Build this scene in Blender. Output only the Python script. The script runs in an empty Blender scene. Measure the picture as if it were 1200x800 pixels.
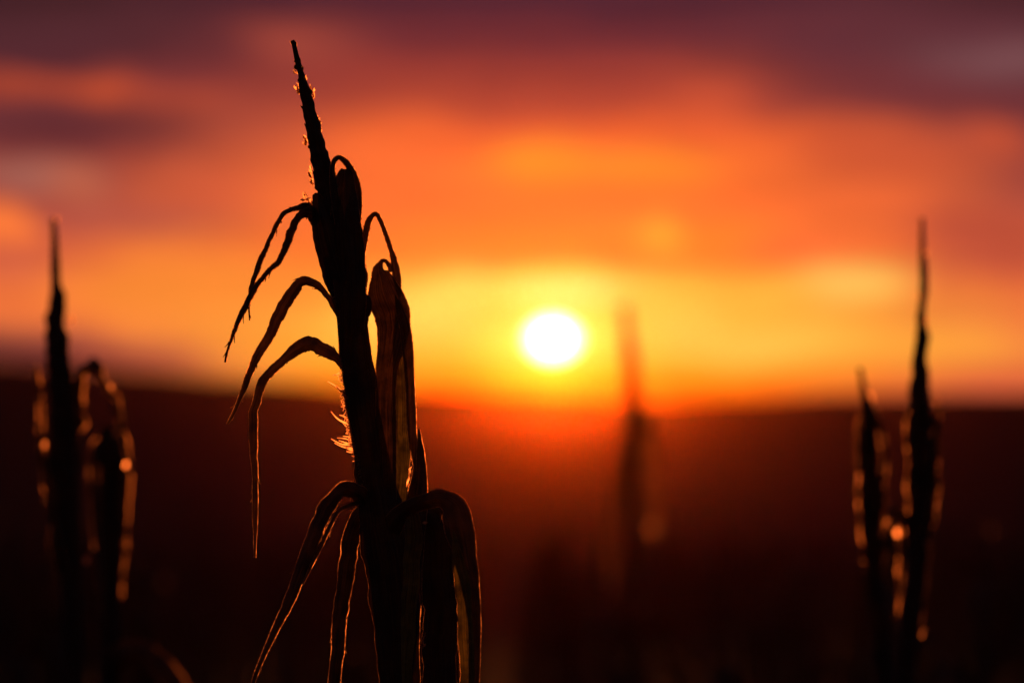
import bpy, bmesh, math, random
from mathutils import Vector, Matrix, noise

R = math.radians
scene = bpy.context.scene
col = scene.collection

# ------------------------------------------------------------------ camera
CAM_Z = 1.75                       # eye height over the field, metres
DEG = 116.5                        # picture steps per degree of the long lens
cam_data = bpy.data.cameras.new('camera')
cam = bpy.data.objects.new('camera', cam_data)
col.objects.link(cam)
cam.location = (0, 0, CAM_Z)
PITCH = 75 / DEG
cam.rotation_euler = (R(90 + PITCH), 0, 0)
cam_data.sensor_width = 36
cam_data.angle = R(10.3)
cam_data.clip_start = 0.1
cam_data.clip_end = 5000
cam_data.dof.use_dof = True
cam_data.dof.focus_distance = 5.0
cam_data.dof.aperture_fstop = (cam_data.lens / 1000) / 0.034
scene.camera = cam

# ------------------------------------------------------------------ sky and sun
SUN_AZ = (648 - 600) / DEG         # degrees right of straight ahead
SUN_EL = (475 - 397) / DEG         # degrees over the horizon
SUN_STRENGTH = 0.8                 # a setting sun, most of its light lost in the air
HAZE_DENSITY = 2.9e-5             # thin volume imitating lens glare, scattering strongly forward
HAZE_G = .990

def lin(c):
    return tuple(((v / 255) / 12.92 if v / 255 <= 0.04045 else ((v / 255 + 0.055) / 1.055) ** 2.4) for v in c) + (1,)

world = bpy.data.worlds.new('World')
scene.world = world
world.use_nodes = True
nt = world.node_tree
nt.nodes.clear()

class G:
    """small node-building helper for one tree"""
    def __init__(s, nt): s.nt = nt
    def n(s, kind, **kw):
        x = s.nt.nodes.new(kind)
        for k, v in kw.items(): setattr(x, k, v)
        return x
    def put(s, sock, v):
        if hasattr(v, 'is_output') or isinstance(v, bpy.types.NodeSocket): s.nt.links.new(v, sock)
        else: sock.default_value = v
    def m(s, op, a, b=None, c=None, clamp=False):
        x = s.n('ShaderNodeMath', operation=op, use_clamp=clamp)
        for i, v in enumerate((a, b, c)):
            if v is not None: s.put(x.inputs[i], v)
        return x.outputs[0]
    def mix(s, f, a, b, blend='MIX'):
        x = s.n('ShaderNodeMix', data_type='RGBA', blend_type=blend)
        s.put(x.inputs[0], f); s.put(x.inputs[6], a); s.put(x.inputs[7], b)
        return x.outputs[2]
    def ramp(s, f, stops, interp='EASE'):
        x = s.n('ShaderNodeValToRGB'); s.put(x.inputs[0], f)
        cr = x.color_ramp; cr.interpolation = interp
        while len(cr.elements) < len(stops): cr.elements.new(0.5)
        for e, (p, c) in zip(cr.elements, stops): e.position = p; e.color = c
        return x.outputs[0]
    def noise(s, vec, scale, detail=3, rough=.5, dims='3D'):
        x = s.n('ShaderNodeTexNoise'); x.noise_dimensions = dims
        s.put(x.inputs['Vector'], vec); x.inputs['Scale'].default_value = scale
        x.inputs['Detail'].default_value = detail; x.inputs['Roughness'].default_value = rough
        return x.outputs['Fac']
    def sstep(s, v, lo, hi):
        x = s.n('ShaderNodeMapRange', interpolation_type='SMOOTHSTEP')
        s.put(x.inputs[0], v); x.inputs[1].default_value = lo; x.inputs[2].default_value = hi
        return x.outputs[0]
    def xyz(s, x=0., y=0., z=0.):
        c = s.n('ShaderNodeCombineXYZ')
        for i, v in enumerate((x, y, z)): s.put(c.inputs[i], v)
        return c.outputs[0]

g = G(nt)
tc = g.n('ShaderNodeTexCoord')
sep = g.n('ShaderNodeSeparateXYZ'); nt.links.new(tc.outputs['Generated'], sep.inputs[0])
az = g.m('MULTIPLY', g.m('ARCTAN2', sep.outputs[0], sep.outputs[1]), 57.29578)
el = g.m('MULTIPLY', g.m('ARCSINE', sep.outputs[2]), 57.29578)
# drifting cloud edges: the coordinates the clouds use are warped a little
nA = g.noise(g.xyz(g.m('MULTIPLY', az, 0.55), g.m('MULTIPLY', el, 1.5), 0.), 1.0, 4, .55)
nB = g.noise(g.xyz(g.m('MULTIPLY', az, 0.55), g.m('MULTIPLY', el, 1.5), 7.7), 1.3, 4, .55)
azw = g.m('ADD', az, g.m('MULTIPLY', g.m('SUBTRACT', nA, .5), 1.3))
elw = g.m('ADD', el, g.m('MULTIPLY', g.m('SUBTRACT', nB, .5), 0.42))

def A(px): return (px - 600) / DEG
def E(py): return (475 - py) / DEG
# clear air: a gradient in elevation, redder with distance from the sun
def er(stops): return [((E(y)) / 4.4, lin(c)) for y, c in stops]
t = g.m('DIVIDE', elw, 4.4, clamp=True)
base = g.ramp(t, er([(475, (252, 98, 8)), (452, (254, 140, 18)), (425, (254, 165, 45)), (370, (253, 180, 60)),
    (325, (252, 150, 50)), (295, (252, 124, 46)), (215, (250, 116, 48)), (155, (236, 98, 48)), (128, (178, 70, 50)),
    (85, (146, 55, 50)), (45, (98, 37, 50)), (0, (60, 26, 48))]))
side = g.ramp(t, er([(475, (190, 80, 62)), (440, (222, 98, 60)), (400, (236, 118, 62)), (340, (236, 112, 58)), (290, (206, 90, 58)),
    (240, (172, 76, 62)), (190, (146, 62, 56)), (150, (112, 52, 56)), (100, (90, 40, 52)), (45, (66, 32, 46)), (0, (42, 21, 37))]))
off = g.m('ABSOLUTE', g.m('SUBTRACT', azw, SUN_AZ))
sky = g.mix(g.sstep(off, 1.6, 5.2), base, side)

def cloud(sky, px, py, rx, ry, c, a, pw=1.0, tilt=0.0):
    dx = g.m('SUBTRACT', azw, A(px)); dy = g.m('SUBTRACT', elw, E(py))
    if tilt: dy = g.m('SUBTRACT', dy, g.m('MULTIPLY', dx, tilt))
    q = g.m('ADD', g.m('POWER', g.m('DIVIDE', dx, rx / DEG), 2), g.m('POWER', g.m('DIVIDE', dy, ry / DEG), 2))
    if pw != 1.0: q = g.m('POWER', q, pw)
    return g.mix(g.m('MULTIPLY', g.m('EXPONENT', g.m('MULTIPLY', q, -1)), a), sky, lin(c))

CLOUDS = [
    # px  py   rx   ry   colour           alpha power tilt
    (1060, 55, 230, 62, (82, 40, 54), .85, 1.6, .0),
    (1180, 72, 90, 26, (118, 78, 84), .8, 1, .0),
    (1080, 116, 200, 32, (104, 46, 54), .85, 1.4, -.05),
    (830, 120, 70, 34, (205, 82, 50), .7, 1, .0),
    (70, 42, 210, 34, (66, 33, 46), .75, 1.4, .0),
    (355, 48, 70, 24, (165, 70, 56), .75, 1, .0),
    (60, 102, 115, 17, (168, 66, 46), 1., 1.8, -.04),
    (125, 108, 36, 20, (198, 78, 46), .95, 1.2, .0),
    (205, 120, 60, 18, (172, 68, 48), .9, 1.2, -.05),
    (110, 154, 200, 29, (84, 37, 46), .92, 1.4, .0),
    (300, 175, 110, 60, (176, 76, 58), .6, 1, .0),
    (255, 225, 60, 26, (206, 86, 58), .6, 1, .0),
    (35, 207, 85, 22, (158, 94, 82), .95, 1.6, -.05),
    (85, 218, 34, 24, (190, 98, 70), .8, 1.2, .0),
    (150, 262, 150, 20, (172, 80, 66), .8, 1.2, .0),
    (4, 266, 44, 28, (255, 124, 58), 1., 3.0, .0),
    (20, 310, 60, 22, (206, 94, 68), .8, 1, .0),
    (215, 340, 150, 52, (254, 142, 52), .8, 1.4, .0),
    (430, 225, 120, 70, (252, 112, 52), .75, 1.2, .0),
    (635, 193, 50, 26, (255, 152, 42), .95, 1.3, .0),
    (745, 195, 130, 22, (254, 142, 42), .85, 1.4, .0),
    (900, 215, 70, 50, (254, 114, 48), .8, 1.4, .0),
    (1010, 190, 100, 40, (200, 82, 50), .7, 1.2, .0),
    (1160, 165, 40, 22, (204, 82, 48), .7, 1, .0),
    (1010, 250, 110, 30, (244, 106, 52), .7, 1.2, .0),
    (1150, 283, 92, 50, (186, 78, 56), .9, 2., -.1),
    (770, 275, 36, 19, (254, 176, 54), 1., 1.3, .0),
    (855, 278, 60, 16, (254, 142, 42), .7, 1, .0),
    (945, 292, 70, 20, (248, 108, 56), .8, 1, .0),
    (560, 285, 190, 18, (254, 130, 46), .7, 1.4, .0),
    # the bright bank of light round the sun, under the cloud edge
    (515, 372, 130, 46, (253, 212, 88), .9, 2.4, .0),
    (640, 370, 180, 57, (253, 212, 94), 1., 5.0, .0),
    (850, 350, 190, 28, (254, 184, 66), .85, 1.6, .0),
    (850, 402, 170, 26, (254, 200, 82), .9, 1.6, .0),
    (1005, 330, 70, 22, (253, 196, 92), .95, 1.4, .0),
    (1010, 366, 100, 12, (253, 152, 56), .6, 1, .0),
    (1080, 405, 140, 22, (253, 170, 60), .7, 1.4, .0),
    (500, 412, 70, 22, (253, 172, 52), .7, 1.2, .0),
    (665, 345, 50, 13, (253, 230, 150), .9, 1.2, .0),
    (648, 405, 110, 50, (240, 150, 46), .85, 1.2, .0),
    (650, 440, 170, 22, (252, 150, 20), .6, 1.4, .0),
    (20, 402, 180, 20, (96, 46, 50), .95, 1.4, -.10),
    (40, 418, 240, 12, (64, 28, 28), .85, 1.4, -.08),
    (170, 412, 120, 12, (190, 88, 72), .6, 1.2, -.10),
    (640, 462, 330, 13, (252, 98, 6), .85, 1.6, .0),
    (1120, 462, 150, 8, (226, 100, 70), .6, 1, .0),
]
for c in CLOUDS: sky = cloud(sky, *c)
# finer streaks running along the cloud banks
st = g.noise(g.xyz(g.m('MULTIPLY', azw, 0.5), g.m('MULTIPLY', elw, 3.2), 3.3), 1.7, 4, .6)
stv = g.m('ADD', 1.0, g.m('MULTIPLY', g.m('SUBTRACT', st, .5), .5))
sky = g.mix(1.0, sky, g.xyz(stv, stv, stv), 'MULTIPLY')
# the rest of the dome: dusk blue overhead and behind, dull purple at the sides
dome = g.ramp(g.m('DIVIDE', el, 90., clamp=True), [(0., lin((74, 42, 52))), (.08, lin((62, 38, 52))), (.3, lin((36, 28, 44))), (1., lin((22, 22, 36)))])
aw = g.sstep(g.m('ABSOLUTE', az), 6.5, 22.)
ew = g.sstep(el, 4., 9.)
sky = g.mix(g.m('MAXIMUM', aw, ew), sky, dome)
# sun: aureole and disc
dxs = g.m('SUBTRACT', az, SUN_AZ); dys = g.m('SUBTRACT', el, SUN_EL)
r2 = g.m('ADD', g.m('POWER', dxs, 2), g.m('POWER', dys, 2))
r2w = g.m('ADD', g.m('POWER', g.m('DIVIDE', dxs, 2.0), 2), g.m('POWER', dys, 2))
aur = g.m('MULTIPLY', g.m('EXPONENT', g.m('MULTIPLY', r2w, -1 / .2 ** 2)), .3)
sky = g.mix(1.0, sky, g.mix(aur, (0, 0, 0, 1), (1., .8, .55, 1)), 'ADD')
r2d = g.m('ADD', g.m('POWER', dxs, 2), g.m('POWER', g.m('DIVIDE', dys, .76), 2))      # flattened low over the land
disc = g.sstep(g.m('SQRT', r2d), .29, .12)
sky = g.mix(disc, sky, (6., 5.6, 4.6, 1))
# below the horizon only dark land
sky = g.mix(g.sstep(el, -.02, -.12), sky, lin((22, 10, 8)))
# physical dusk airlight added under it all
nish = g.n('ShaderNodeTexSky', sky_type='NISHITA', sun_disc=False)
nish.sun_elevation = R(SUN_EL); nish.sun_rotation = R(SUN_AZ)
nish.air_density = 1.5; nish.dust_density = 4.0
bg1 = g.n('ShaderNodeBackground'); nt.links.new(sky, bg1.inputs[0]); bg1.inputs[1].default_value = 1.0
bg2 = g.n('ShaderNodeBackground'); nt.links.new(nish.outputs[0], bg2.inputs[0]); bg2.inputs[1].default_value = 0.008
add = g.n('ShaderNodeAddShader'); nt.links.new(bg1.outputs[0], add.inputs[0]); nt.links.new(bg2.outputs[0], add.inputs[1])
wo = g.n('ShaderNodeOutputWorld'); nt.links.new(add.outputs[0], wo.inputs[0])
NISH = bg2

sun_data = bpy.data.lights.new('sun', 'SUN')
sun = bpy.data.objects.new('sun', sun_data); col.objects.link(sun)
sun_data.energy = SUN_STRENGTH
sun_data.angle = R(0.5)
sun_data.color = (1.0, 0.25, 0.045)
d = Vector((math.sin(R(SUN_AZ)) * math.cos(R(SUN_EL)), math.cos(R(SUN_AZ)) * math.cos(R(SUN_EL)), math.sin(R(SUN_EL))))
sun.rotation_euler = d.to_track_quat('Z', 'Y').to_euler()

scene.view_settings.view_transform = 'Standard'
scene.view_settings.look = 'None'
scene.view_settings.exposure = 0
scene.view_settings.gamma = 1
scene.view_settings.use_curve_mapping = False
scene.cycles.use_denoising = True
scene.cycles.use_adaptive_sampling = False
scene.cycles.max_bounces = 8
scene.cycles.transparent_max_bounces = 8
scene.cycles.volume_bounces = 0
scene.cycles.sample_clamp_indirect = 4

# ------------------------------------------------------------------ scene helpers
STEP = R(1) / DEG                  # one picture step as a slope

def P(px, py, d):
    """point of the scene at distance d that stands px, py steps across and down the view"""
    return Vector(((px - 600) * STEP * d, d, CAM_Z + (475 - py) * STEP * d))

def tag(o, label=None, cat=None, group=None, kind=None):
    if label: o['label'] = label
    if cat: o['category'] = cat
    if group: o['group'] = group
    if kind: o['kind'] = kind
    return o

def empty(name, loc):
    o = bpy.data.objects.new(name, None)
    o.empty_display_size = .05
    o.location = loc
    col.objects.link(o)
    return o

class MB:
    """collects strips, tubes and bits; builds ONE mesh object with a 'margin' attribute and a uv map"""
    def __init__(s): s.v = []; s.f = []; s.mg = []; s.uv = []
    def grid(s, rows, margins, uvs):
        b = len(s.v); n = len(rows[0])
        for r, mr, ur in zip(rows, margins, uvs):
            s.v += r; s.mg += mr; s.uv += ur
        for j in range(len(rows) - 1):
            for i in range(n - 1):
                a = b + j * n + i
                s.f.append((a, a + 1, a + n + 1, a + n))
    def mesh(s, name, mat, origin=Vector()):
        me = bpy.data.meshes.new(name)
        me.from_pydata([tuple(Vector(p) - origin) for p in s.v], [], s.f)
        at = me.attributes.new('margin', 'FLOAT', 'POINT'); at.data.foreach_set('value', s.mg)
        ul = me.uv_layers.new(name='fibre')
        buf = []
        for lp in me.loops: buf += s.uv[lp.vertex_index]
        ul.data.foreach_set('uv', buf)
        me.polygons.foreach_set('use_smooth', [True] * len(me.polygons))
        me.materials.append(mat); me.update()
        return me
    def build(s, name, mat, parent=None, origin=None):
        org = Vector(origin) if origin is not None else (Vector(parent.location) if parent else Vector())
        o = bpy.data.objects.new(name, s.mesh(name, mat, org))
        col.objects.link(o)
        if parent: o.parent = parent
        return o

def spline(pts, n):
    """even Catmull-Rom resample of tuples"""
    pts = [Vector(p) if len(p) <= 4 else p for p in pts]
    k = len(pts[0]); out = []
    segs = len(pts) - 1
    for q in range(n):
        t = q / (n - 1) * segs; i = min(int(t), segs - 1); t -= i
        p0, p1, p2, p3 = pts[max(i - 1, 0)], pts[i], pts[i + 1], pts[min(i + 2, segs)]
        out.append([.5 * (2 * p1[c] + (p2[c] - p0[c]) * t + (2 * p0[c] - 5 * p1[c] + 4 * p2[c] - p3[c]) * t * t
                          + (3 * p1[c] - p0[c] - 3 * p2[c] + p3[c]) * t ** 3) for c in range(k)])
    return out

def fbm(x, y, z): return noise.noise((x, y, z)) + .5 * noise.noise((2.1 * x, 2.1 * y, 2.1 * z))

def strip(mb, pts, n=None, fold=.35, rim=.0009, jag=.06, wave=.12, roll=0., seed=0, f=Vector((0, 1, 0)), curl=0., rib=True, kink=.13):
    """a leaf blade: pts are (point, half width in metres); folded along its midrib, wavy, with ragged margins"""
    n = n or max(14, 7 * len(pts))
    S = spline([(*p, w) for p, w in pts], n)
    us0 = [-1, None, -.6, -.3, -.05, .05, .3, .6, None, 1]
    rows, mg, uv = [], [], []
    L = 0.
    for j, (x, y, z, w) in enumerate(S):
        c = Vector((x, y, z)); w = max(w, .0003)
        a = Vector(S[max(j - 1, 0)][:3]); b = Vector(S[min(j + 1, n - 1)][:3])
        w *= 1 + kink * .9 * noise.noise((seed * 1.3, L * 38, 8.1))
        if j: L += (c - Vector(S[j - 1][:3])).length
        t = (b - a).normalized()
        ff = f - t * f.dot(t)
        if ff.length < .15: ff = Vector((0, .4, 1)) - t * t.dot(Vector((0, .4, 1)))
        ff.normalize(); nn = t.cross(ff)
        c = c + nn * (w * kink * (fbm(seed * 2.2, L * 34, 4.4) + .8 * noise.noise((seed, L * 110, 6.)))) * min(1, j / 5)
        rl = roll + .25 * wave * 8 * noise.noise((seed * 3.1, L * 9, 5.5))
        ca, sa = math.cos(rl), math.sin(rl)
        n2 = nn * ca + ff * sa; f2 = ff * ca - nn * sa
        e = max(.25, 1 - rim / w)
        r, m, q = [], [], []
        for i, u in enumerate(us0):
            if u is None: u = -e if i == 1 else e
            jj = 0.
            if abs(u) > .55: jj = jag * (fbm(seed + (9 if u > 0 else 2), L * 55, .3) + .6 * noise.noise((seed + (4 if u > 0 else 1), L * 300, 2.)))
            off = u * w * (1 + jj)
            dep = fold * w * (abs(u) ** 1.3) + curl * w * u * abs(u) + wave * w * fbm(seed + u * .9, L * 30, 1.7) * (.3 + abs(u))
            if rib and abs(u) < .1: dep -= .10 * w
            r.append(c + n2 * off + f2 * dep)
            m.append(1. if abs(u) == 1 else 0.)
            q.append(((u + 1) / 2, L * 10))
        rows.append(r); mg.append(m); uv.append(q)
    mb.grid(rows, mg, uv)

def tube(mb, pts, n=None, sides=14, bump=.05, seed=0, freq=40, margin=0., squash=1.):
    n = n or max(10, 8 * len(pts))
    S = spline([(*p, w) for p, w in pts], n)
    rows, mg, uv = [], [], []; L = 0.
    for j, (x, y, z, w) in enumerate(S):
        c = Vector((x, y, z)); w = max(w, .0002)
        a = Vector(S[max(j - 1, 0)][:3]); b = Vector(S[min(j + 1, n - 1)][:3])
        if j: L += (c - Vector(S[j - 1][:3])).length
        t = (b - a).normalized(); k = Vector((0, 1, 0)) if abs(t.y) < .9 else Vector((1, 0, 0))
        n1 = t.cross(k).normalized(); n2 = n1.cross(t)
        r, q = [], []
        for i in range(sides + 1):
            th = 2 * math.pi * i / sides
            d_ = Vector((math.cos(th), math.sin(th), 0))
            rr = w * (1 + bump * fbm(seed + d_.x * .8, d_.y * .8, L * freq))
            r.append(c + n1 * (d_.x * rr) + n2 * (d_.y * rr * squash)); q.append((i / sides, L * 10))
        rows.append(r); mg.append([margin] * (sides + 1)); uv.append(q)
    mb.grid(rows, mg, uv)
    for row, flip in ((0, 0), (n - 1, 1)):       # close the ends
        base = len(mb.v); ctr = sum((Vector(v) for v in rows[row][:-1]), Vector()) / sides
        mb.v.append(ctr); mb.mg.append(margin); mb.uv.append((.5, 0.))
        st_ = base - n * (sides + 1) - (1 if row else 0) + row * (sides + 1)
        for i in range(sides): mb.f.append((base, st_ + i, st_ + i + 1) if not flip else (base, st_ + i + 1, st_ + i))

def husk(mb, c, ax, ln, w, seed=0):
    """one small dry floret husk: a pointed, cupped boat of papery skin"""
    rnd = random.Random(seed); ax = Vector(ax).normalized()
    k = ax.cross(Vector((rnd.uniform(-.3, .3), 1, rnd.uniform(-.3, .3)))).normalized()
    pts = [(Vector(c) + ax * (ln * t) + k * (rnd.uniform(-.12, .12) * ln * t), w * h) for t, h in ((0, .35), (.25, .9), (.55, 1.), (.8, .6), (1., .08))]
    strip(mb, pts, n=9, fold=.5, wave=.3, jag=.15, rim=w * .3, roll=rnd.uniform(-.5, .5), seed=seed, rib=False)

# ------------------------------------------------------------------ materials
HAIR = .6
def material(name):
    m = bpy.data.materials.new(name); m.use_nodes = True
    m.node_tree.nodes.clear()
    return m, G(m.node_tree)

def leaf_material(name, dark, light, thin=.10, rimgain=1., broken=.42, glow=(.30, .13, .035)):
    m, g = material(name)
    uvn = g.n('ShaderNodeUVMap'); uvn.uv_map = 'fibre'
    mp = g.n('ShaderNodeMapping'); g.put(mp.inputs[0], uvn.outputs[0]); mp.inputs['Scale'].default_value = (26, 1.6, 1)
    fib = g.noise(mp.outputs[0], 1.0, 4, .6)
    geo = g.n('ShaderNodeNewGeometry')
    blot = g.noise(geo.outputs['Position'], 38., 4, .6)
    f_ = g.sstep(g.m('ADD', g.m('MULTIPLY', fib, .55), g.m('MULTIPLY', blot, .45)), .36, .64)
    base = g.mix(f_, (*dark, 1), (*light, 1))
    at = g.n('ShaderNodeAttribute', attribute_name='margin')
    fleck = g.sstep(g.noise(geo.outputs['Position'], 330., 2, .6), .34, .62)
    rim_patches = g.sstep(g.noise(geo.outputs['Position'], 42., 2, .6), .36, .60)  # uneven patches that break up the rim light along the margin
    mg_ = g.m('MULTIPLY', g.m('MULTIPLY', g.m('POWER', at.outputs['Fac'], .8), g.m('ADD', .35, g.m('MULTIPLY', fleck, .65))), g.m('MULTIPLY', rimgain, g.m('ADD', broken, g.m('MULTIPLY', rim_patches, 1 - broken))))
    base = g.mix(mg_, base, (.42, .26, .12, 1))
    bs = g.n('ShaderNodeBsdfPrincipled'); g.put(bs.inputs['Base Color'], base)
    bs.inputs['Roughness'].default_value = .62; bs.inputs['Specular IOR Level'].default_value = .25
    bmp = g.n('ShaderNodeBump'); bmp.inputs['Strength'].default_value = .5; bmp.inputs['Distance'].default_value = .001
    g.put(bmp.inputs['Height'], fib); g.put(bs.inputs['Normal'], bmp.outputs[0])
    tr = g.n('ShaderNodeBsdfTranslucent')
    g.put(tr.inputs[0], g.mix(mg_, g.mix(f_, tuple(c * .35 for c in glow) + (1,), (*glow, 1)), (.95, .52, .23, 1)))
    mott = g.sstep(g.m('ADD', g.m('MULTIPLY', g.noise(geo.outputs['Position'], 75., 4, .65), .6), g.m('MULTIPLY', fib, .4)), .38, .62)
    fac = g.m('ADD', g.m('MULTIPLY', thin, g.m('ADD', .25, g.m('MULTIPLY', mott, .75))), g.m('MULTIPLY', mg_, .75), clamp=True)
    rf = g.n('ShaderNodeBsdfRefraction'); rf.inputs['Color'].default_value = (1, .56, .31, 1)      # fine hairs of the margin pass light straight on
    rf.inputs['Roughness'].default_value = .72; rf.inputs['IOR'].default_value = 1.3
    tm = g.n('ShaderNodeMixShader'); g.put(tm.inputs[0], g.m('MULTIPLY', mg_, HAIR)); g.put(tm.inputs[1], tr.outputs[0]); g.put(tm.inputs[2], rf.outputs[0])
    tr = tm
    mx = g.n('ShaderNodeMixShader'); g.put(mx.inputs[0], fac); g.put(mx.inputs[1], bs.outputs[0]); g.put(mx.inputs[2], tr.outputs[0])
    o = g.n('ShaderNodeOutputMaterial'); g.put(o.inputs[0], mx.outputs[0])
    return m

LEAF = leaf_material('dry_corn_leaf', (.030, .018, .008), (.085, .052, .020))
LEAF_THIN = leaf_material('thin_corn_leaf', (.040, .036, .009), (.095, .080, .022), thin=.62, glow=(.56, .44, .07))
LEAF_WARM = leaf_material('warm_corn_leaf', (.040, .022, .009), (.100, .055, .020), thin=.26, glow=(.55, .24, .05))  # translucent leaf; its warm tone also imitates glare over the long blade
LEAF_BACK = leaf_material('ragged_corn_leaf', (.028, .017, .008), (.080, .050, .020), thin=.08, broken=.10)
LEAF_CROP = leaf_material('crop_leaf', (.024, .015, .008), (.062, .040, .016), thin=.01, rimgain=.22)
LEAF_DEAD = leaf_material('thick_corn_leaf', (.026, .016, .008), (.070, .044, .018), thin=.01)
STALK = leaf_material('corn_stalk', (.022, .013, .007), (.060, .036, .015), thin=0.)
TASSEL = leaf_material('corn_tassel', (.026, .015, .007), (.075, .042, .016), thin=0.)

def husk_material(name, direct):
    m, g = material(name)
    geo = g.n('ShaderNodeNewGeometry')
    nz = g.noise(geo.outputs['Position'], 160., 3, .6)
    df = g.n('ShaderNodeBsdfDiffuse'); g.put(df.inputs[0], g.mix(nz, (.16, .09, .035, 1), (.34, .20, .085, 1)))
    tr = g.n('ShaderNodeBsdfTranslucent'); g.put(tr.inputs[0], g.mix(nz, (.80, .46, .18, 1), (.98, .70, .36, 1)))
    rf = g.n('ShaderNodeBsdfRefraction'); rf.inputs['Color'].default_value = (.9, .55, .36, 1)
    rf.inputs['Roughness'].default_value = .72; rf.inputs['IOR'].default_value = 1.3
    a = g.n('ShaderNodeMixShader'); a.inputs[0].default_value = .6; g.put(a.inputs[1], df.outputs[0]); g.put(a.inputs[2], tr.outputs[0])
    b = g.n('ShaderNodeMixShader'); b.inputs[0].default_value = direct; g.put(b.inputs[1], a.outputs[0]); g.put(b.inputs[2], rf.outputs[0])
    o = g.n('ShaderNodeOutputMaterial'); g.put(o.inputs[0], b.outputs[0])
    return m
HUSK = husk_material('papery_husk', .42)
GLINT_DULL = husk_material('dull_glint', .08)  # weaker, for the bits added as faint glints in the crop
HUSK_GLINT = husk_material('glint_husk', .85)  # strong forward lobe for bits added as sun-glint beads

def soil_material():
    m, g = material('field_soil')
    geo = g.n('ShaderNodeNewGeometry')
    a = g.noise(geo.outputs['Position'], .35, 5, .6); b = g.noise(geo.outputs['Position'], 9., 5, .65)
    c = g.mix(g.sstep(a, .35, .65), (.020, .014, .010, 1), (.038, .027, .018, 1))
    c = g.mix(g.m('MULTIPLY', g.sstep(b, .55, .75), .6), c, (.075, .055, .032, 1))
    bs = g.n('ShaderNodeBsdfPrincipled'); g.put(bs.inputs['Base Color'], c)
    bs.inputs['Roughness'].default_value = .95; bs.inputs['Specular IOR Level'].default_value = .05
    bmp = g.n('ShaderNodeBump'); bmp.inputs['Strength'].default_value = .8; bmp.inputs['Distance'].default_value = .05
    g.put(bmp.inputs['Height'], b); g.put(bs.inputs['Normal'], bmp.outputs[0])
    o = g.n('ShaderNodeOutputMaterial'); g.put(o.inputs[0], bs.outputs[0])
    return m

# ------------------------------------------------------------------ the field, rising to the skyline ridge
SKYLINE = [(-2500, 436), (-900, 414), (-200, 416), (0, 424), (120, 433), (250, 444), (400, 454), (520, 460), (640, 464), (780, 472),
           (900, 466), (1000, 462), (1200, 463), (2000, 455), (3500, 445)]
def skyline(px):
    for (x0, y0), (x1, y1) in zip(SKYLINE, SKYLINE[1:]):
        if x0 <= px <= x1: return y0 + (y1 - y0) * (px - x0) / (x1 - x0)
    return SKYLINE[0][1] if px < 0 else SKYLINE[-1][1]
def sm(t): t = min(1, max(0, t)); return t * t * (3 - 2 * t)
def ground_z(x, y):
    px = 600 + math.degrees(math.atan2(x, max(y, 40))) * DEG
    top = CAM_Z + (475 - skyline(px)) * STEP * 360
    s = sm((y - 130) / 230)
    dip = -1.5 * sm((y - 9) / 80)
    z = (1 - s) * dip + s * top - max(0, y - 365) * .02
    z += s * .14 * fbm(px * .011, 3.1, y * .004)
    z += .05 * noise.noise((x * .08, y * .08, 0)) * sm((y - 3) / 20)
    if y < 40: z += .035 * math.cos(2 * math.pi * x / .75) * (1 - sm((y - 20) / 20))     # sown ridges run along y
    return z
xs = [-60 + .25 * i for i in range(481)]
xs = [x for x in xs if abs(x) <= 9 or abs(x * 2 - round(x * 2)) < .01 and abs(x) <= 20 or abs(x / 4 - round(x / 4)) < .01]
xs = [-190, -140, -100] + xs + [100, 140, 190]
ys = [-30, -20, -12] + [-6 + .5 * i for i in range(100)] + [44 + 4 * i for i in range(84)] + [392, 410, 430]
gm = MB()
gm.grid([[Vector((x, y, ground_z(x, y))) for x in xs] for y in ys], [[0.] * len(xs) for y in ys], [[(x, y) for x in xs] for y in ys])
ground = gm.build('field_ground', soil_material())
tag(ground, kind='structure')

# ------------------------------------------------------------------ hazy air, added mostly in place of lens glare round the sun
hb = bmesh.new(); bmesh.ops.create_cube(hb, size=1)
bmesh.ops.scale(hb, vec=(400, 490, 12.), verts=hb.verts); bmesh.ops.translate(hb, vec=(0, 205, 1.), verts=hb.verts)
hme = bpy.data.meshes.new('glare_haze'); hb.to_mesh(hme); hb.free()
glare_haze = bpy.data.objects.new('glare_haze', hme); col.objects.link(glare_haze); tag(glare_haze, kind='stuff')
hm, g = material('glare_haze')
pv = g.n('ShaderNodeVolumePrincipled')
pv.inputs['Color'].default_value = (1., .26, .04, 1); pv.inputs['Density'].default_value = HAZE_DENSITY; pv.inputs['Anisotropy'].default_value = HAZE_G
ho = g.n('ShaderNodeOutputMaterial'); g.put(ho.inputs['Volume'], pv.outputs[0])
hme.materials.append(hm)

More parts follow.
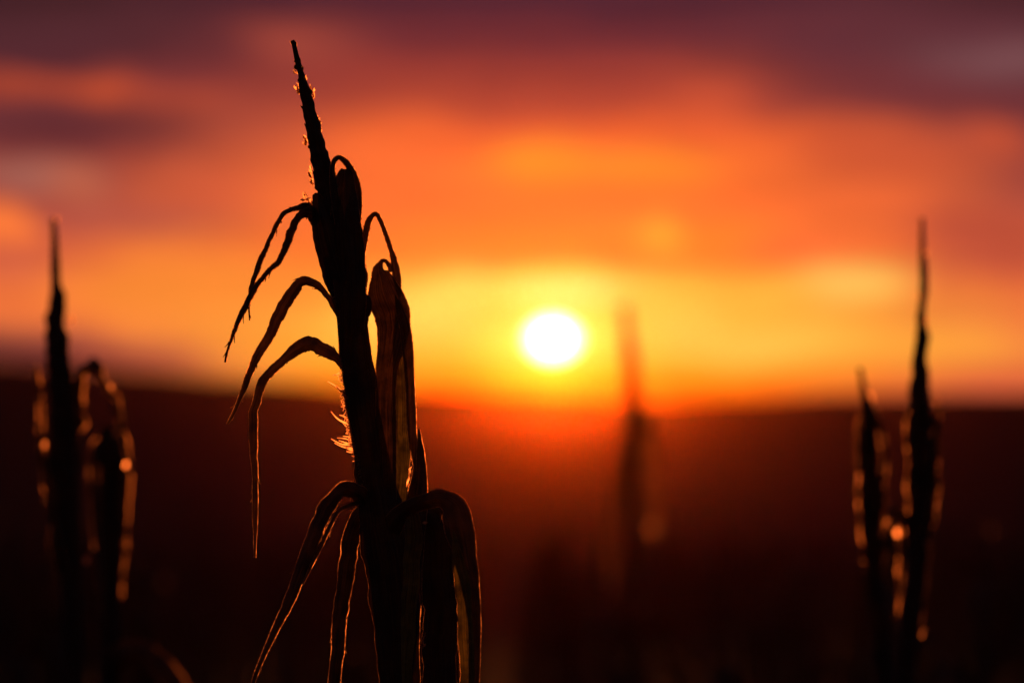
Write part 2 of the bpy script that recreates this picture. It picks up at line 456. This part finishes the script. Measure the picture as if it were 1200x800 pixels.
# ------------------------------------------------------------------ plants drawn to measure
class Plant:
    """one corn plant standing at distance d; its parts are laid out across a plane there and given their own depth"""
    def __init__(s, name, d, foot_px, label, group):
        s.d = d; s.k = STEP * d
        x = (foot_px - 600) * s.k
        s.root = empty(name, (x, d, ground_z(x, d) + .01))
        s.foot = (foot_px, 475 + (CAM_Z - s.root.location.z) / s.k)
        tag(s.root, label, 'corn plant', group)
        s.q = 0
    def at(s, px, py, dz=0.): v = P(px, py, s.d); v.y += dz; return v
    def pts(s, l): return [(s.at(p[0], p[1], p[3] if len(p) > 3 else 0.), p[2] * s.k) for p in l]
    def leaf(s, *lists, mat=None, fray=0, **kw):
        mb = MB()
        for l in lists:
            s.q += 1; b0 = len(mb.v); strip(mb, s.pts(l), seed=s.q * 7.3 + s.d, **kw)
            rf_ = random.Random(s.q); rows = (len(mb.v) - b0) // 10
            for _ in range(fray):          # splinters split off the margin
                j = rf_.randrange(rows // 6, rows - 2); sd = rf_.choice((0, 9))
                e0 = Vector(mb.v[b0 + j * 10 + sd]); e1 = Vector(mb.v[b0 + (j + 1) * 10 + sd]); c_ = Vector(mb.v[b0 + j * 10 + 4])
                t_ = (e1 - e0).normalized(); o_ = (e0 - c_).normalized(); ln = rf_.uniform(2.5, 9) * s.k
                bend = rf_.uniform(.1, .6)
                strip(mb, [(e0 - o_ * .5 * s.k, .7 * s.k), (e0 + t_ * ln * .5 + o_ * ln * bend * .35, .55 * s.k), (e0 + t_ * ln * .9 + o_ * ln * bend, .15 * s.k)],
                      n=7, fold=.3, wave=.3, jag=.2, rim=.0002, seed=s.q + _, rib=False)
        return mb.build('leaf', mat or (LEAF if s.d < 6 else LEAF_BACK), s.root)
    def tube(s, name, l, mat, **kw):
        mb = MB(); s.q += 1; tube(mb, s.pts(l), seed=s.q * 3.7 + s.d, **kw)
        return mb.build(name, mat, s.root)
    def husks(s, name, spots, parent=None):
        """spots: (px, py, length, width, direction degrees from up, depth)"""
        if len(spots) > 1 and (name != 'floret' or s.d > 6):
            for h in spots: s.q += 1; s.husks(name, [h], parent)
            return
        mb = MB()
        for i, h in enumerate(spots):
            a = R(h[4])
            husk(mb, s.at(h[0], h[1], h[5] if len(h) > 5 else 0), (math.sin(a), random.Random(i).uniform(-.4, .4), math.cos(a)), h[2] * s.k, h[3] * s.k, seed=s.q * 31 + i)
        o = mb.build(name, HUSK_GLINT if name == 'glint_bit' else HUSK, s.root)
        if parent: o.parent = parent
        return o

GT = 'corn plants standing above the horizon'
# --- the sharp plant in front
p = Plant('corn_plant', 5.0, 492, 'tall dry corn plant in sharp focus with bare spike and drooping withered leaves', GT)
fx, fy = p.foot
p.tube('stalk', [(388, 300, 9), (396, 330, 14), (407, 360, 15.5), (414, 400, 17), (421, 450, 17), (428, 500, 18), (436, 550, 19), (447, 610, 21), (455, 680, 21), (462, 760, 20), (468, 860, 19),
    (474, 1000, 17), (478, 1010, 20), (479, 1022, 17), (484, 1400, 17), (488, 1420, 20), (488, 1440, 17), (fx, 2000, 18), (fx, fy, 20)], STALK, n=160, sides=22, bump=.06, freq=14)
ts = p.tube('tassel', [(342.5, 46, 1.6), (344, 52, 2.6), (348, 70, 3.2), (352, 86, 4), (356, 104, 6), (360, 122, 7), (365, 142, 8.5), (369, 162, 9.5), (374, 184, 10.5), (379, 206, 11.5), (385, 232, 12.5), (391, 262, 13), (398, 305, 11)],
    TASSEL, n=150, sides=22, bump=.26, freq=95)
rnd = random.Random(4)
TA = [(342.5, 46), (352, 86), (360, 122), (369, 162), (379, 206), (385, 232)]
TW = [1.5, 4, 7, 9.5, 11.5, 12.5]
sp = []
for i in range(64):
    t = rnd.random() ** .8 * 4.9; k = int(t); f_ = t - k
    cx = TA[k][0] + (TA[k + 1][0] - TA[k][0]) * f_; cy = TA[k][1] + (TA[k + 1][1] - TA[k][1]) * f_; w = TW[k] + (TW[k + 1] - TW[k]) * f_
    sd = rnd.choice((-1, 1)); 
    sp.append((cx + sd * w * rnd.uniform(.35, .95), cy + rnd.uniform(0, 6), rnd.uniform(5, 9), rnd.uniform(1., 1.9), -14 + sd * rnd.uniform(2, 16), rnd.uniform(-.006, .006)))
mbs = MB()
for i, h in enumerate(sp):
    a = R(h[4]); husk(mbs, p.at(h[0], h[1], h[5]), (math.sin(a), rnd.uniform(-.2, .2), math.cos(a)), h[2] * p.k, h[3] * p.k, seed=500 + i)
o = mbs.build('spikelet_skin', TASSEL, p.root); o.parent = ts
o.location = (0, 0, 0)
gl = []
for x, y, nn, sd in ((347, 101, 3, -1), (347, 109, 3, -1), (353, 82, 2, 1), (368, 114, 4, 1), (367, 106, 3, 1), (375, 146, 4, 1), (374, 138, 3, 1), (376, 152, 3, 1), (356, 163, 4, -1), (357, 170, 3, -1),
                     (380, 180, 4, 1), (381, 186, 3, 1), (362, 204, 4, -1), (363, 212, 4, -1), (363, 199, 2, -1), (359, 92, 2, 1), (345, 82, 2, -1)):
    for q in range(nn): gl.append((x - sd * 2.5 + rnd.uniform(-1.5, 1.5), y + rnd.uniform(-1, 5), rnd.uniform(5, 9), rnd.uniform(1.1, 2.), sd * rnd.uniform(0, 35) - 10, rnd.uniform(-.004, .004)))
p.husks('floret', gl, ts)
fl = []
for q in range(26): fl.append((rnd.uniform(356, 367), rnd.uniform(230, 246), rnd.uniform(5, 9), rnd.uniform(1.2, 2.2), rnd.uniform(-130, 20), rnd.uniform(-.008, .004)))
p.husks('withered_flower', fl)
# whorl of leaves wrapped about the tassel
p.leaf([(407, 372, 13, .0), (404, 345, 18, -.012), (396, 320, 21, -.016), (387, 285, 20, -.017), (381, 258, 17, -.016), (374, 240, 11, -.012), (369, 226, 4, -.008)], fold=.75, roll=.1, kink=.05)
p.leaf([(410, 420, 14, -.012), (411, 360, 18, -.018), (409, 320, 20, -.020), (407, 280, 20, -.020), (405, 245, 17, -.018), (404, 222, 14, -.014), (404, 206, 11, -.010), (404, 199.5, 8, -.008), (404, 198, 3, -.008)], fold=.6, jag=.04, kink=.04)
p.leaf([(413, 352, 15, .010), (413, 320, 15.5, .012), (413, 290, 13, .012), (413.5, 260, 10, .010), (416, 234, 7.5, .006), (415.5, 215, 6, .0), (411, 200, 4.6, -.006), (404, 189, 3.8, -.008), (397, 184.5, 3.1, -.010), (391.5, 189, 3.1, -.014), (389.5, 200, 3.6, -.016), (391, 216, 4.6, -.016), (394, 242, 5, -.016), (396, 270, 3, -.016)], fold=.5, wave=.06, jag=.05, kink=.1)
# left side leaves, top to bottom
p.leaf([(366, 243, 5, .0), (356, 242, 4.5, -.01), (345, 245, 3.2, -.02), (334, 252, 3.4, -.03), (325, 265, 3.2, -.035), (316, 284, 3.8, -.04), (306, 310, 3.6, -.04), (297, 334, 3.4, -.035), (294, 350, 2, -.03), (293, 362, 1.3, -.03), (293.5, 376, .9, -.03)], fold=.5, wave=.22, jag=.22, kink=.36, fray=5)
p.leaf([(372, 262, 6, .0), (364, 250, 7, -.01), (356, 250, 5.4, -.02), (348, 259, 4.2, -.03), (342, 272, 4, -.04), (338, 289, 4.6, -.045), (328, 307, 4.2, -.05), (314, 321, 3.6, -.05), (301, 338, 3.2, -.05), (291, 358, 3.6, -.05), (282, 377, 3.2, -.05), (273, 399, 2.6, -.05), (268, 415, 1.8, -.05), (266, 425, 1.6, -.05)], fold=.45, wave=.22, jag=.22, kink=.34, fray=6)
p.leaf([(397, 371, 3.4, .0), (390, 357, 3.2, -.015), (381, 344, 3.8, -.03), (372, 335, 5, -.04), (362, 331.5, 5.5, -.05), (353, 334, 6.5, -.055), (342, 351, 8, -.06), (330, 374, 7.2, -.06), (318, 397, 5.4, -.06), (305, 418, 5.5, -.06), (295, 441, 4, -.06), (286, 463, 3.2, -.055), (276, 485, 2.6, -.05), (269, 497, 1.6, -.05)], fold=.7, wave=.2, jag=.22, roll=.25, kink=.24, fray=7, mat=LEAF_WARM, rim=.0006)
p.leaf([(408, 440, 4, .0), (402, 429, 4.4, .01), (391, 417, 5.4, .02), (378, 408.5, 7, .03), (364, 404, 8.6, .04), (350, 405.5, 8.6, .05), (334, 416, 7, .055), (318, 430, 6, .06), (304, 446, 6, .06), (296, 468, 5.8, .06), (292, 492, 5.4, .06), (293, 530, 4.6, .055), (295, 575, 3.8, .05), (295.5, 615, 3, .045), (296, 655, 1.6, .04)], fold=.6, wave=.2, jag=.22, kink=.26, fray=8, mat=LEAF_WARM, rim=.0006)
p.leaf([(440, 604, 9, .0), (430, 588, 11, -.015), (419, 577, 11, -.03), (407, 573, 9, -.045), (396, 579, 9, -.055), (385, 592, 10, -.06), (375, 613, 9.5, -.07), (365, 640, 9, -.075), (354, 672, 8, -.08), (341, 703, 6.5, -.08), (328, 730, 5, -.08), (315, 759, 3.6, -.08), (304, 786, 2.8, -.08), (298, 806, 1.6, -.08)],
       [(424, 588, 3, -.02), (408, 592, 3, -.04), (399, 597, 2.6, -.05), (390, 612, 3, -.06), (379, 636, 3, -.065), (368, 660, 2.4, -.07), (358, 682, 1.2, -.075)], fold=.6, wave=.18, jag=.14, kink=.2, fray=5)
p.leaf([(438, 606, 7, .0), (430, 597, 9, .01), (420, 605, 10, .02), (412, 624, 10.5, .03), (407, 652, 10.5, .035), (401, 690, 10, .04), (396, 728, 9, .04), (392, 770, 8, .04), (389, 830, 7, .04), (386, 900, 5, .04), (384, 960, 2, .04)], fold=.5, wave=.18, jag=.14, kink=.18, fray=6)
# right side: thin arching tip and the long blade folded down from it
p.leaf([(424, 305, 3, .0), (427, 280, 4, .005), (430, 261, 4.4, .01), (436, 251, 3.4, .012), (441, 250.5, 3.2, .015), (446, 260, 2.8, .018), (452, 276, 3, .02), (457, 291, 3.4, .02), (461, 306, 4.5, .018), (464, 322, 5, .012), (467, 340, 3, .004), (468, 350, .5, .0)],
       [(457, 318, 3.5, .020), (455.5, 311, 3, .018), (452, 306, 2.4, .012), (448, 305, 2.6, .006), (445, 309, 4, .004), (443.5, 316, 8.5, .0), (447, 327, 14.5, -.002), (451, 344, 20.5, -.004), (457, 360, 22, -.006), (461, 376, 21, -.008), (458, 405, 16.5, -.010), (453, 440, 12.5, -.012), (452, 500, 12.5, -.014), (453, 545, 11.5, -.016), (455, 590, 10, -.016), (458, 640, 7, -.016), (460, 690, 2, -.016)],
       [(463, 346, 1, -.008), (468, 362, 5, -.009), (476, 392, 7, -.010), (480, 440, 6, -.011), (482, 480, 6, -.012), (484, 520, 5, -.013), (486.5, 552, 1, -.013)], fold=.3, wave=.06, jag=.03, mat=LEAF_WARM, kink=.06)
p.leaf([(404, 352, 12, -.004), (410, 360, 17, -.01), (418, 356, 19, -.012), (417, 372, 17, -.012), (416, 395, 14, -.01)], fold=.5, jag=.10, mat=LEAF_DEAD, kink=.05)
p.leaf([(464, 368, .6, .004), (467, 400, 6, .004), (469, 440, 9, .002), (470, 500, 10, .0), (470, 550, 10, .0), (468, 600, 8, .0), (466, 650, 3, .0)], fold=.5, wave=.12, jag=.1, mat=LEAF_THIN, rim=.0002)
p.leaf([(478, 790, 6, .0), (482, 710, 12, .0), (484, 640, 14, .0), (488, 590, 13, .004), (491, 555, 9, .006), (492, 528, 5, .006), (490.5, 503, 1.4, .004)], fold=.4, wave=.05, jag=.04)
p.leaf([(450, 640, 14, -.01), (462, 612, 12, -.03), (480, 594, 9.5, -.05), (500, 586, 9.5, -.07), (518, 583, 11, -.09), (532, 592, 16, -.10), (540, 616, 17, -.11), (547, 652, 13, -.115), (554, 692, 9.5, -.12), (557, 725, 7.5, -.12), (557, 770, 6.5, -.12), (556, 830, 6, -.12), (555, 900, 5, -.12), (554, 960, 2, -.12)], fold=.5, wave=.05, jag=.05, curl=.2, kink=.05, fray=6)
p.leaf([(533, 618, 1, -.128), (537, 645, 6, -.130), (543, 680, 9, -.132), (546, 715, 9, -.132), (548, 755, 8.5, -.132), (549, 800, 8, -.132), (549, 850, 5, -.13), (548, 900, 1, -.13)], fold=.3, wave=.1, jag=.12, mat=LEAF_THIN, rim=.0002)
p.leaf([(468, 640, 12, .01), (484, 612, 13, .02), (502, 605, 16, .03), (512, 640, 21, .035), (516, 700, 22, .04), (516, 770, 21, .04), (514, 860, 17, .04), (512, 950, 9, .04), (511, 1010, 2, .04)], fold=.5, wave=.08, jag=.06, mat=LEAF_DEAD, rim=.0001)
p.leaf([(472, 612, 5, -.03), (482, 600, 8, -.045), (486, 625, 10, -.055), (484, 665, 9.5, -.06), (480, 710, 9, -.06), (478, 770, 7, -.06), (477, 840, 2, -.06)], fold=.4, wave=.15, jag=.1, mat=LEAF_THIN, rim=.0002)
# sheath round the stalk with its torn, fibrous left edge, and lower leaves under the picture
p.leaf([(414, 372, 15, -.012), (418, 420, 18.5, -.014), (424, 470, 19, -.015), (432, 520, 20, -.017), (440, 570, 24, -.02), (450, 620, 29, -.024), (460, 680, 30, -.026), (466, 760, 26, -.024), (470, 850, 22, -.02)], fold=.55, wave=.04, jag=.08, kink=.04, rim=.0005)
for (y0, sx) in ((1180, -1), (1560, 1), (1900, -1)):
    p.leaf([(484, y0, 12, -.01), (484 + sx * 30, y0 - 50, 22, -.03), (484 + sx * 90, y0 - 60, 30, -.06), (484 + sx * 150, y0 + 40, 28, -.09), (484 + sx * 185, y0 + 220, 22, -.1), (484 + sx * 190, y0 + 420, 12, -.1), (484 + sx * 186, y0 + 520, 2, -.1)], fold=.4, wave=.1, jag=.06)
mbf = MB()
def fibre(a, b, w0, w1, dz=0., bow=0., seed=0):
    m_ = ((a[0] + b[0]) / 2 + bow * (b[1] - a[1]), (a[1] + b[1]) / 2 + bow * (a[0] - b[0]))
    strip(mbf, [(p.at(*a, dz), w0 * p.k), (p.at(*m_, dz - .002), (w0 + w1) / 2 * p.k), (p.at(*b, dz - .003), w1 * p.k)], n=10, fold=.4, wave=.3, jag=.2, rim=.0002, seed=seed, rib=False)
for i, (a, b, w) in enumerate([((400, 437), (390, 440), .8), ((401, 443), (392, 439), .7), ((407, 468), (384, 447), 2.2), ((403, 460), (394, 452), 1.4), ((409, 497), (388, 482), 1.3), ((408, 492), (398, 486), 1.6), ((411, 502), (402, 496), 1.2),
     ((414, 521), (388, 514), 1.4), ((415, 525), (392, 519), 1.2), ((414, 517), (395, 513), 1.), ((416, 523), (397, 516), 1.3), ((416, 527), (404, 523), 1.4), ((414, 529), (406, 529), 1.6), ((415, 515), (402, 511), 1.), ((425, 539), (413, 540.5), 1.1),
     ((405, 478), (401, 472), 1.4), ((412, 510), (406, 503), 1.2), ((410, 506), (405, 508), 1.1)]):
    fibre(a, b, w, .45, dz=-.012, bow=rnd.uniform(-.12, .12), seed=i)
EDGE = [(399, 436), (402, 455), (404, 470), (407, 488), (411, 505), (416, 525), (421, 548), (427, 572)]
for i in range(150):
    t = rnd.random() ** .8 * 6.99; k = int(t); f_ = t - k
    a = (EDGE[k][0] + (EDGE[k + 1][0] - EDGE[k][0]) * f_ + 1, EDGE[k][1] + (EDGE[k + 1][1] - EDGE[k][1]) * f_)
    ln = rnd.uniform(2, 7) * (1 if a[1] < 535 else .5); an = rnd.uniform(-1.2, 1.2)
    fibre(a, (a[0] - ln * math.cos(an), a[1] + ln * math.sin(an)), .6, .3, dz=rnd.uniform(-.016, -.004), bow=rnd.uniform(-.5, .5), seed=i)
LE = [(389, 335), (397, 372), (399, 420), (404, 470), (411, 505), (421, 548), (428, 585)]
for E_, sd, n_ in ((LE, -1, 170),):
    for i in range(n_):
        t = rnd.random() * (len(E_) - 1.001); k = int(t); f_ = t - k
        a = (E_[k][0] + (E_[k + 1][0] - E_[k][0]) * f_ - sd * 1.2, E_[k][1] + (E_[k + 1][1] - E_[k][1]) * f_)
        ln = rnd.uniform(1.2, 3.6) * rnd.choice((.7, 1, 1.5)); an = rnd.uniform(-1.3, 1.1)
        fibre(a, (a[0] + sd * (ln + 1) * math.cos(an), a[1] + ln * math.sin(an)), .42, .2, dz=rnd.uniform(-.012, .0), bow=rnd.uniform(-.4, .4), seed=i + 7)
mbf.build('torn_fibres', HUSK, p.root)
p.husks('lit_slit', [(477, 570, 28, 1.8, 14, -.060), (497, 756, 20, 1.1, 8, -.08), (498, 753, 4, 1.6, 30, -.082), (498, 609, 6, 1.8, 80, -.14)])  # bright strips added to imitate lit slits between the leaves
main_plant = p

# --- blurred neighbours
p = Plant('corn_plant', 7.2, 82, 'blurred corn plant at the left edge with spiked top and bent leaf hooking right', GT)
fx, fy = p.foot
p.tube('stalk', [(66, 400, 7), (70, 450, 11), (75, 520, 13), (80, 620, 14), (84, 760, 14), (fx, 1100, 13), (fx, fy, 15)], STALK, n=80)
ts = p.tube('tassel', [(61, 256, 3.6), (62.5, 290, 4.6), (64, 330, 6), (66, 350, 10), (65, 385, 12), (68, 425, 15), (70, 460, 13)], TASSEL, n=90, bump=.42)
gl = []
for x, y in ((77, 408), (76, 413), (79, 416), (75, 405), (80, 380), (75, 395), (62, 262), (61, 275)):
    for q in range(2): gl.append((x + rnd.uniform(-2, 2), y + rnd.uniform(-3, 3), rnd.uniform(6, 9), rnd.uniform(1.5, 2.6), rnd.uniform(-40, 40), rnd.uniform(-.01, .01)))
p.husks('floret', gl, ts)
p.leaf([(78, 680, 16, 0), (74, 600, 18, -.01), (70, 520, 17, -.015), (69, 470, 15, -.015), (67, 432, 10, -.01), (65, 396, 3, -.01)], fold=.5, rim=.0012, jag=.2)
p.leaf([(76, 670, 7, -.02), (68, 640, 5, -.03), (57, 590, 4, -.03), (51, 540, 4, -.03), (49, 480, 4, -.03), (43, 428, 2, -.03)], fold=.5, rim=.0024, kink=.55, jag=.22)
p.leaf([(78, 560, 14, .0), (84, 500, 14, .01), (88, 455, 10, .01), (93, 438, 6, .01), (102, 428, 6, .0), (111, 426, 8, -.01), (119, 437, 5, -.02), (129, 460, 4.5, -.03), (138, 468, 4, -.03), (141, 492, 3.4, -.03), (146, 520, 3.4, -.03), (151, 535, 3, -.03), (154, 552, 1.4, -.03)], fold=.5, rim=.0024, kink=.55, jag=.22)
gl = [(x, y, 10, 2.8, a, -.03) for x, y, a in ((44, 440, 0), (52, 525, 4), (56, 572, 10), (57, 592, -10), (62, 624, 20), (63, 632, 0), (70, 650, 30), (73, 660, 10), (102, 660, 0), (148, 548, 30), (134, 463, -30), (137, 470, 0), (128, 460, 10), (74, 560, 5))]
p.husks('glint_bit', gl)  # small bits added to make the blurred sun glints

p = Plant('corn_plant', 7.6, 128, 'low blurred corn plant beside the left spike with broad hanging leaves', GT)
fx, fy = p.foot
p.tube('stalk', [(124, 500, 8), (126, 540, 11), (128, 620, 12), (128, 760, 13), (fx, 1100, 13), (fx, fy, 15)], STALK, n=60)
p.leaf([(128, 700, 14, 0), (130, 620, 18, -.01), (129, 560, 16, -.01), (126, 520, 11, -.01), (123, 505, 4, -.01)], fold=.4, rim=.0018)
p.leaf([(128, 600, 8, 0), (122, 540, 8, -.02), (116, 520, 7, -.03), (111, 540, 6, -.04), (112, 600, 5, -.04), (118, 680, 3, -.04), (120, 720, 1, -.04)], fold=.4, rim=.002)
p.leaf([(130, 600, 8, 0), (136, 530, 7, -.02), (142, 515, 7, -.03), (147, 540, 5, -.04), (149, 580, 4, -.04), (148, 620, 3, -.04), (149, 650, 1, -.04)], fold=.4, rim=.0022, kink=.55, jag=.22)
p.leaf([(128, 820, 10, 0), (134, 780, 14, -.03), (150, 764, 14, -.06), (175, 764, 13, -.09), (200, 782, 12, -.11), (222, 812, 10, -.12), (240, 860, 6, -.12), (246, 900, 1, -.12)], fold=.4, rim=.0007)

p = Plant('corn_plant', 7.2, 1056, 'tall thin blurred corn spike at the right with tip well above the horizon', GT)
fx, fy = p.foot
p.tube('stalk', [(1081, 400, 5), (1080, 450, 9), (1080, 520, 12), (1079, 620, 13), (1070, 710, 13), (1062, 800, 13), (fx, 1100, 13), (fx, fy, 15)], STALK, n=80)
ts = p.tube('tassel', [(1082, 255, 2.4), (1082, 290, 3.4), (1084, 330, 5.2), (1081.5, 365, 5), (1082.5, 395, 7.5), (1079.5, 425, 9.5), (1080, 470, 13), (1080, 520, 12)], TASSEL, n=90, bump=.4)
p.husks('floret', [(x, y, 7, 1.6, a, 0) for x, y, a in ((1083, 262, 0), (1082, 272, 10), (1086, 300, 10), (1079, 350, -10), (1087, 380, 10), (1074, 440, -20), (1090, 470, 20))], ts)
p.leaf([(1066, 740, 14, 0), (1076, 650, 15, -.005), (1080, 580, 15, -.01), (1081, 520, 13, -.01), (1081, 470, 9, -.01), (1081, 430, 3, -.01)], fold=.5, rim=.0018)
p.leaf([(1076, 640, 7, -.01), (1068, 580, 5, -.02), (1066, 530, 4.5, -.02), (1068, 490, 4, -.02), (1071, 460, 2, -.02)], fold=.4, rim=.0022, kink=.55, jag=.22)
p.leaf([(1080, 650, 7, -.01), (1092, 600, 5, -.02), (1097, 560, 5, -.02), (1097, 520, 5, -.02), (1100, 480, 3, -.02), (1096, 462, 1, -.02)], fold=.4, rim=.0022, kink=.55, jag=.22)
p.leaf([(1074, 650, 8, .0), (1064, 610, 7, -.01), (1052, 600, 6, -.02), (1044, 620, 6, -.03), (1046, 660, 5, -.03), (1050, 700, 2, -.03)], fold=.4, rim=.0022, kink=.55, jag=.22)
p.husks('glint_bit', [(x, y, 9, 2.6, a, -.03) for x, y, a in ((1095, 588, 0), (1092, 596, 30), (1089, 608, -20), (1098, 545, 0), (1099, 494, 10), (1080, 745, 20), (1086, 640, 0))])

p = Plant('corn_plant', 7.4, 1048, 'short blurred corn plant leaning beside the tall right spike', GT)
fx, fy = p.foot
p.tube('stalk', [(1017, 470, 5), (1019, 530, 9), (1020, 600, 11), (1027, 690, 12), (1037, 790, 13), (fx, 1100, 13), (fx, fy, 15)], STALK, n=70)
ts = p.tube('tassel', [(1009, 430, 2.6), (1012, 450, 3.4), (1016, 470, 6), (1018, 495, 9), (1021, 530, 10)], TASSEL, n=60, bump=.4)
p.husks('floret', [(x, y, 8, 2.2, a, 0) for x, y, a in ((1010, 436, 0), (1011, 448, 10), (1021, 470, 20), (1020, 466, 0), (1013, 482, -10))], ts)
p.leaf([(1024, 680, 9, 0), (1022, 600, 12, -.01), (1020, 550, 11, -.01), (1016, 510, 7, -.01), (1013, 488, 2, -.01)], fold=.5, rim=.0018)
p.leaf([(1024, 690, 7, -.01), (1014, 640, 6, -.02), (1011, 590, 5.5, -.02), (1008, 540, 5, -.02), (1006, 500, 3, -.02), (1009, 484, 1, -.02)], fold=.4, rim=.0024, kink=.55, jag=.22)
p.leaf([(1026, 640, 7, 0), (1034, 570, 5, -.02), (1036, 530, 4, -.02), (1032, 500, 4, -.02), (1024, 478, 2, -.02)], fold=.4, rim=.0024, kink=.55, jag=.22)
p.leaf([(1028, 690, 7, 0), (1040, 630, 6, -.02), (1050, 606, 6, -.03), (1056, 630, 6, -.04), (1054, 680, 4, -.04), (1056, 730, 1, -.04)], fold=.4, rim=.0024, kink=.55, jag=.22)
p.husks('glint_bit', [(x, y, 9, 2.6, a, -.03) for x, y, a in ((1008, 562, 0), (1006, 568, 30), (1048, 606, 20), (1050, 628, -20), (1053, 690, 0), (1052, 684, 20), (1020, 474, 0))])

p = Plant('corn_plant', 21., 744, 'very blurred distant corn plant just right of the setting sun', GT)
fx, fy = p.foot
p.tube('stalk', [(739, 415, 5), (741, 450, 9.5), (742, 500, 10), (742, 580, 9), (743, 700, 8), (fx, fy, 8)], STALK, n=50)
ts = p.tube('tassel', [(732, 358, 6), (734, 380, 6), (737, 402, 8), (740, 430, 9), (741, 480, 9)], TASSEL, n=40, bump=.2)
p.husks('floret', [(733, 366, 6, 1.6, -5, 0), (735, 376, 6, 1.6, 0, 0)], ts)
p.leaf([(742, 620, 6, 0), (744, 540, 6, -.02), (742, 490, 5, -.02), (740, 460, 3, -.02)], fold=.4, rim=.003)
p.leaf([(743, 600, 5, 0), (752, 520, 5, -.04), (760, 490, 5, -.08), (766, 520, 5, -.1), (767, 580, 4, -.12), (766, 640, 1, -.12)], fold=.4, rim=.004)
p.leaf([(742, 640, 5, 0), (732, 560, 5, -.04), (724, 540, 5, -.08), (718, 600, 6, -.1), (716, 660, 3, -.12), (716, 690, 1, -.12)], fold=.4, rim=.002)
p.husks('glint_bit', [(x, y, 4.5, 1.5, a, -.12) for x, y, a in ((766, 500, 0), (765, 525, 20), (763, 558, 0), (770, 562, 20), (764, 620, 0))])

# ------------------------------------------------------------------ the rest of the crop, below the horizon
def crop_kind(seed):
    """meshes of one kind of crop plant: stalk, spike and leaves in their own local space, height one"""
    r = random.Random(seed); parts = []
    lean = r.uniform(-.05, .05)
    ax = lambda t: Vector((lean * t * t, .02 * math.sin(t * 3 + seed), t))
    mb = MB(); tube(mb, [(ax(t), .011 - .005 * t) for t in (0, .2, .4, .6, .8, .9)], n=24, sides=9, bump=.12, seed=seed, freq=12); parts.append(('stalk', mb.mesh('stalk', STALK)))
    mb = MB(); tube(mb, [(ax(.86), .006), (ax(.92), .007), (ax(.97), .005), (ax(1.02), .0025), (ax(1.06), .0012)], n=16, sides=8, bump=.3, seed=seed, freq=60)
    parts.append(('tassel', mb.mesh('tassel', TASSEL)))
    for k in range(8):
        h = .30 + .58 * k / 8 + r.uniform(-.03, .03); a = r.uniform(0, 6.28); L = r.uniform(.22, .36) * (1.1 - .4 * h)
        u = Vector((math.cos(a), math.sin(a), 0)); rise = r.uniform(.05, .14)
        q = ax(h); pts = [(q, .007), (q + u * .03 + Vector((0, 0, rise * .7)), .013), (q + u * L * .3 + Vector((0, 0, rise)), .016), (q + u * L * .55 + Vector((0, 0, rise * .4)), .015),
             (q + u * L * .7 + Vector((0, 0, -L * .45)), .011), (q + u * L * .74 + Vector((0, 0, -L * .9)), .006), (q + u * L * .72 + Vector((0, 0, -L * 1.15)), .001)]
        side = Vector((-u.y, u.x, 0)); sf = Vector((u.x * .5, u.y * .5, 1))
        mb = MB(); strip(mb, pts, n=22, fold=.4, wave=.15, jag=.1, rim=.0012, seed=seed + k, f=sf); parts.append(('leaf', mb.mesh('leaf', LEAF_CROP)))
    for k in range(2):
        mb = MB()
        t = r.uniform(.5, 1.02); husk(mb, ax(t) + Vector((r.uniform(-.02, .02), r.uniform(-.02, .02), 0)), (r.uniform(-.6, .6), r.uniform(-.4, .4), 1), .010, .0022, seed=seed * 10 + k)
        parts.append(('glint_bit', mb.mesh('glint_bit', GLINT_DULL)))  # bits added for faint blurred glints
    return parts
KINDS = [crop_kind(s) for s in (11, 23, 37, 41, 59)]
GC = 'corn plants of the dark crop below the horizon'
LC = 'dim blurred corn plant in the dark crop, its top below the horizon'
def crop_plant(x, y, h, kind, rz, label=LC, group=GC):
    root = empty('corn_plant', (x, y, ground_z(x, y) + .005)); root.rotation_euler.z = rz; root.scale = (h, h, h)
    tag(root, label, 'corn plant', group)
    for nm, me in KINDS[kind]:
        o = bpy.data.objects.new(nm, me); o.parent = root; col.objects.link(o)
rc = random.Random(77)
placed = 0
for row in range(-40, 41):
    x0 = row * .75 + .3
    y = 7.0 + rc.uniform(0, 1.5)
    while y < 70 and placed < 240:
        x = x0 + rc.uniform(-.07, .07)
        if abs(x) < .095 * y + .5:
            h = rc.gauss(1.42, .09) * (1 if y < 12 else 1.0)
            topz = ground_z(x, y) + 1.06 * h
            if (CAM_Z - topz) / y > 95 * STEP and not (y < 12 and abs(x + .35) < .25 and False):
                crop_plant(x, y, h, rc.randrange(5), rc.uniform(0, 6.28)); placed += 1
        y += .9 + y * .045 + rc.uniform(0, .9)
print('crop plants', placed)
